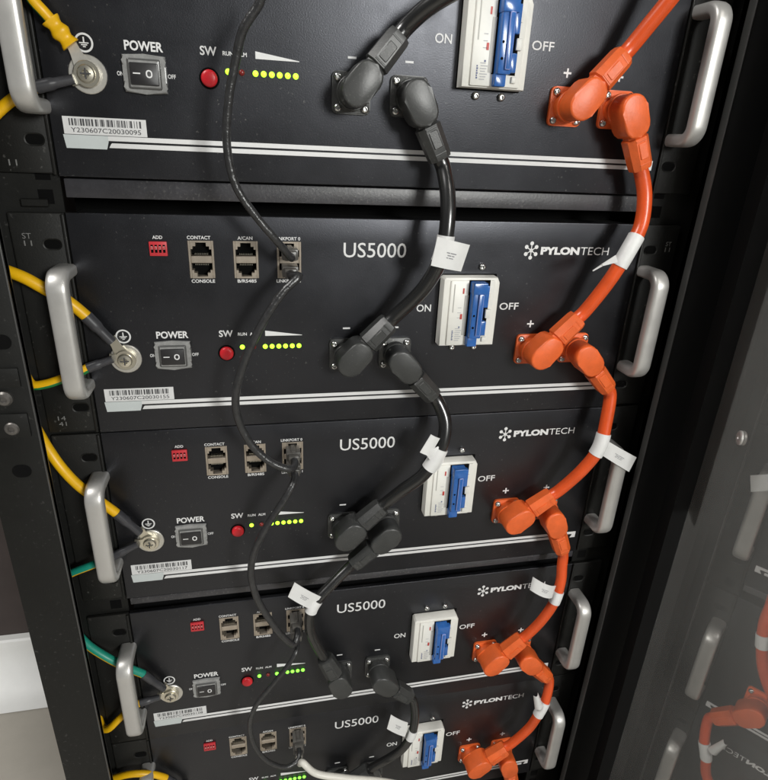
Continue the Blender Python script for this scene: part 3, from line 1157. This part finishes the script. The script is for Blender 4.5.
# plates, screws and holes on the left post
yp = -.0300
for py0, py1 in ((368, 386), (414, 436)):
    a, b = at(-12, py0, yp), at(16, py1, yp)
    bm = bmesh.new()
    box(bm, -.0600, -.0300, yp - .0025, yp - .0004, b.z, a.z, .0005, 2)
    rpart('hinge_plate', bm, RACK, pl)
for px, py in ((5, 398), (13, 427.5)):
    c = at(px, py, yp)
    bm = bmesh.new()
    disc(bm, c.x, c.z, [(.0052, yp), (.0052, yp - .0020), (.0040, yp - .0034), (.0022, yp - .0036), (.0018, yp - .0026)], 18)
    rpart('screw', bm, DULLBOLT, pl)
for px, py in ((1, 342), (22, 471)):
    c = at(px, py, yp)
    bm = bmesh.new()
    quad(bm, rrect(c.x - .0062, c.x + .0062, c.z - .0050, c.z + .0050, .0048, 5), yp - .0003)
    rpart('post_hole', bm, VOID, pl, 0)
    bm = bmesh.new()
    ring2(bm, c.x, c.z, .0074, .0064, yp - .0002)
# shelf strips between the modules
for z0, z1, mm in ((.1512, .1630, SHELF), (-.1895, -.1825, SHELF)):
    bm = bmesh.new()
    box(bm, PW0 + .002, PW1 - .001, .0020, .30, z0, z1, .0006, 2)
    rpart('shelf', bm, mm)
bm = bmesh.new()
box(bm, -.0205, -.0045, .0008, .0040, .1452, .1500, .0005, 1)
rpart('rail_clip', bm, RACK)
bm = bmesh.new()
box(bm, PW0 - .003, PW1 + .003, .0400, .0420, ZB, ZT)
rpart('gap_shade_sheet', bm, VOID)  # black sheet paints the shade seen in gaps between modules
# hole numbers printed on the rails and ears
bm = bmesh.new()
for z in (.1243,):
    text(bm, 'ST', -.0232, -.0178, z + .0006, z + .0042, .0004)
    text(bm, '11', -.0228, -.0180, z - .0040, z - .0006, .0004)
    text(bm, 'ST', .4560, .4610, z + .0006, z + .0040, .0004)
    text(bm, '11', .4562, .4608, z - .0040, z - .0006, .0004)
z = OFF[0] - .0142
text(bm, '11', -.0228, -.0180, z + .0006, z + .0042, .0004)
z = -.0082
text(bm, '14', -.0225, -.0172, z + .0006, z + .0040, .0004)
text(bm, '41', -.0225, -.0172, z - .0040, z - .0006, .0004)
rpart('hole_numbers', bm, PRINTDIM, rack, 0)
# glass door
A = math.radians(-27.11)
DX, DY = math.sin(A), -math.cos(A)
E0 = Vector((.5537 + .994 * -.07137, -.07137))
NX, NY = math.cos(A), math.sin(A)


def dpt(s, o, z):
    return Vector((E0.x + DX * s + NX * o, E0.y + DY * s + NY * o, z))


def dbox(bm, s0, s1, o0, o1, z0, z1):
    vs = [bm.verts.new(dpt(s, o, z)) for s in (s0, s1) for o in (o0, o1) for z in (z0, z1)]
    for f in ((0, 1, 3, 2), (4, 6, 7, 5), (0, 4, 5, 1), (2, 3, 7, 6), (0, 2, 6, 4), (1, 5, 7, 3)):
        bm.faces.new([vs[i] for i in f])


bm = bmesh.new()
dbox(bm, -.034, -.0005, -.012, .030, ZB + .02, ZT)
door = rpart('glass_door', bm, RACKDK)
bm = bmesh.new()
dbox(bm, .0, .60, .0, .004, ZB + .02, ZT)
nf = Vector((-NX, -NY, 0))
for f in bm.faces:
    f.normal_update()
    c = f.calc_center_median()
    o = (c.x - E0.x) * NX + (c.y - E0.y) * NY
    f.material_index = 0 if abs(o) < 1e-5 else 1
gl = rpart('glass_pane', bm, [GLASS, GLASSB], door, 0)
bm = bmesh.new()
dbox(bm, .0, .030, .0045, .008, -.085, ZT)
rpart('gasket', bm, GASKET, door, 0)
# round bolt through the glass
dd = r0 * ((741.6 - 384) / FL) + r1 * ((438 - 390) / FL) + r2
t = ((E0.x - CC.x) * NX + (E0.y - CC.y) * NY) / (dd.x * NX + dd.y * NY)
bc = CC + dd * t
bm = bmesh.new()
n = 20
ax = Vector((-NX, -NY, 0))
e1 = Vector((DX, DY, 0))
e2 = Vector((0, 0, 1))
rings = []
for r, h in ((.0052, 0.0004), (.0052, .0016), (.0044, .0022), (.0014, .0024), (.0011, .0016)):
    rings.append([bm.verts.new(bc + ax * h + e1 * r * math.cos(2 * PI * i / n) + e2 * r * math.sin(2 * PI * i / n)) for i in range(n)])
for a, b in zip(rings, rings[1:]):
    for i in range(n):
        bm.faces.new((a[i], a[(i + 1) % n], b[(i + 1) % n], b[i]))
bm.faces.new(rings[-1])
rpart('glass_bolt', bm, ALU, door)

# ------------------------------------------------------------------ surroundings
ZF = -.95
bm = bmesh.new()
bm.faces.new([bm.verts.new(p) for p in ((-4, -4, ZF), (4, -4, ZF), (4, 3, ZF), (-4, 3, ZF))])
struct('floor', bm, FLOOR)
YW = .68
bm = bmesh.new()
box(bm, -4, .30, YW, YW + .1, ZF - .01, 2.0)
box(bm, .301, .4965, .40, YW + .1, ZF - .01, 2.0)
box(bm, .520, 4, .02, YW + .1, ZF - .01, 2.0)  # block stepped forward, added as dark backing behind the glass door
struct('wall', bm, WALLM)
# white coved skirting at the foot of the wall
zt = at(10, 641, YW - .02).z
bm = bmesh.new()
prof = [(YW - .001, zt), (YW - .016, zt), (YW - .020, zt - .004)]
R0 = .085
for k in range(9):
    a = PI / 2 * k / 8
    prof.append((YW - .020 - R0 * (1 - math.cos(a)), ZF + .002 + R0 - R0 * math.sin(a)))
prof += [(YW - .001, ZF + .002)]
A_ = [bm.verts.new((-3, p[0], p[1])) for p in prof]
B_ = [bm.verts.new((-.15, p[0], p[1])) for p in prof]
for k in range(len(prof)):
    q = (k + 1) % len(prof)
    bm.faces.new((A_[k], A_[q], B_[q], B_[k]))
bm.faces.new(A_)
bm.faces.new(B_[::-1])
struct('skirting', bm, CURB)

# ------------------------------------------------------------------ light
w = bpy.data.worlds.new('World')
S.world = w
w.use_nodes = True
bg = w.node_tree.nodes['Background']
bg.inputs['Color'].default_value = (0.95, 0.98, 1.0, 1)
bg.inputs['Strength'].default_value = 0.085


def area(name, loc, target, size, energy, col=(1, 1, 1), sy=None):
    l = bpy.data.lights.new(name, 'AREA')
    l.energy = energy
    l.color = col
    l.size = size
    if sy:
        l.shape = 'RECTANGLE'
        l.size_y = sy
    o = bpy.data.objects.new(name, l)
    COL.objects.link(o)
    o.location = loc
    d = Vector(target) - Vector(loc)
    o.rotation_euler = d.to_track_quat('-Z', 'Y').to_euler()
    return o


area('room_lamp', (1.26, -2.55, .76), (.20, 0, .0), .60, 128, (.985, .99, 1.0))
area('fill_lamp', (-1.0, -.5, 1.7), (-.35, .35, -.7), .5, 27, (1.0, .98, .95))  # added fill, brightens the skirting, floor and left handles
S.view_settings.view_transform = 'Standard'
S.view_settings.look = 'None'
S.view_settings.exposure = 0
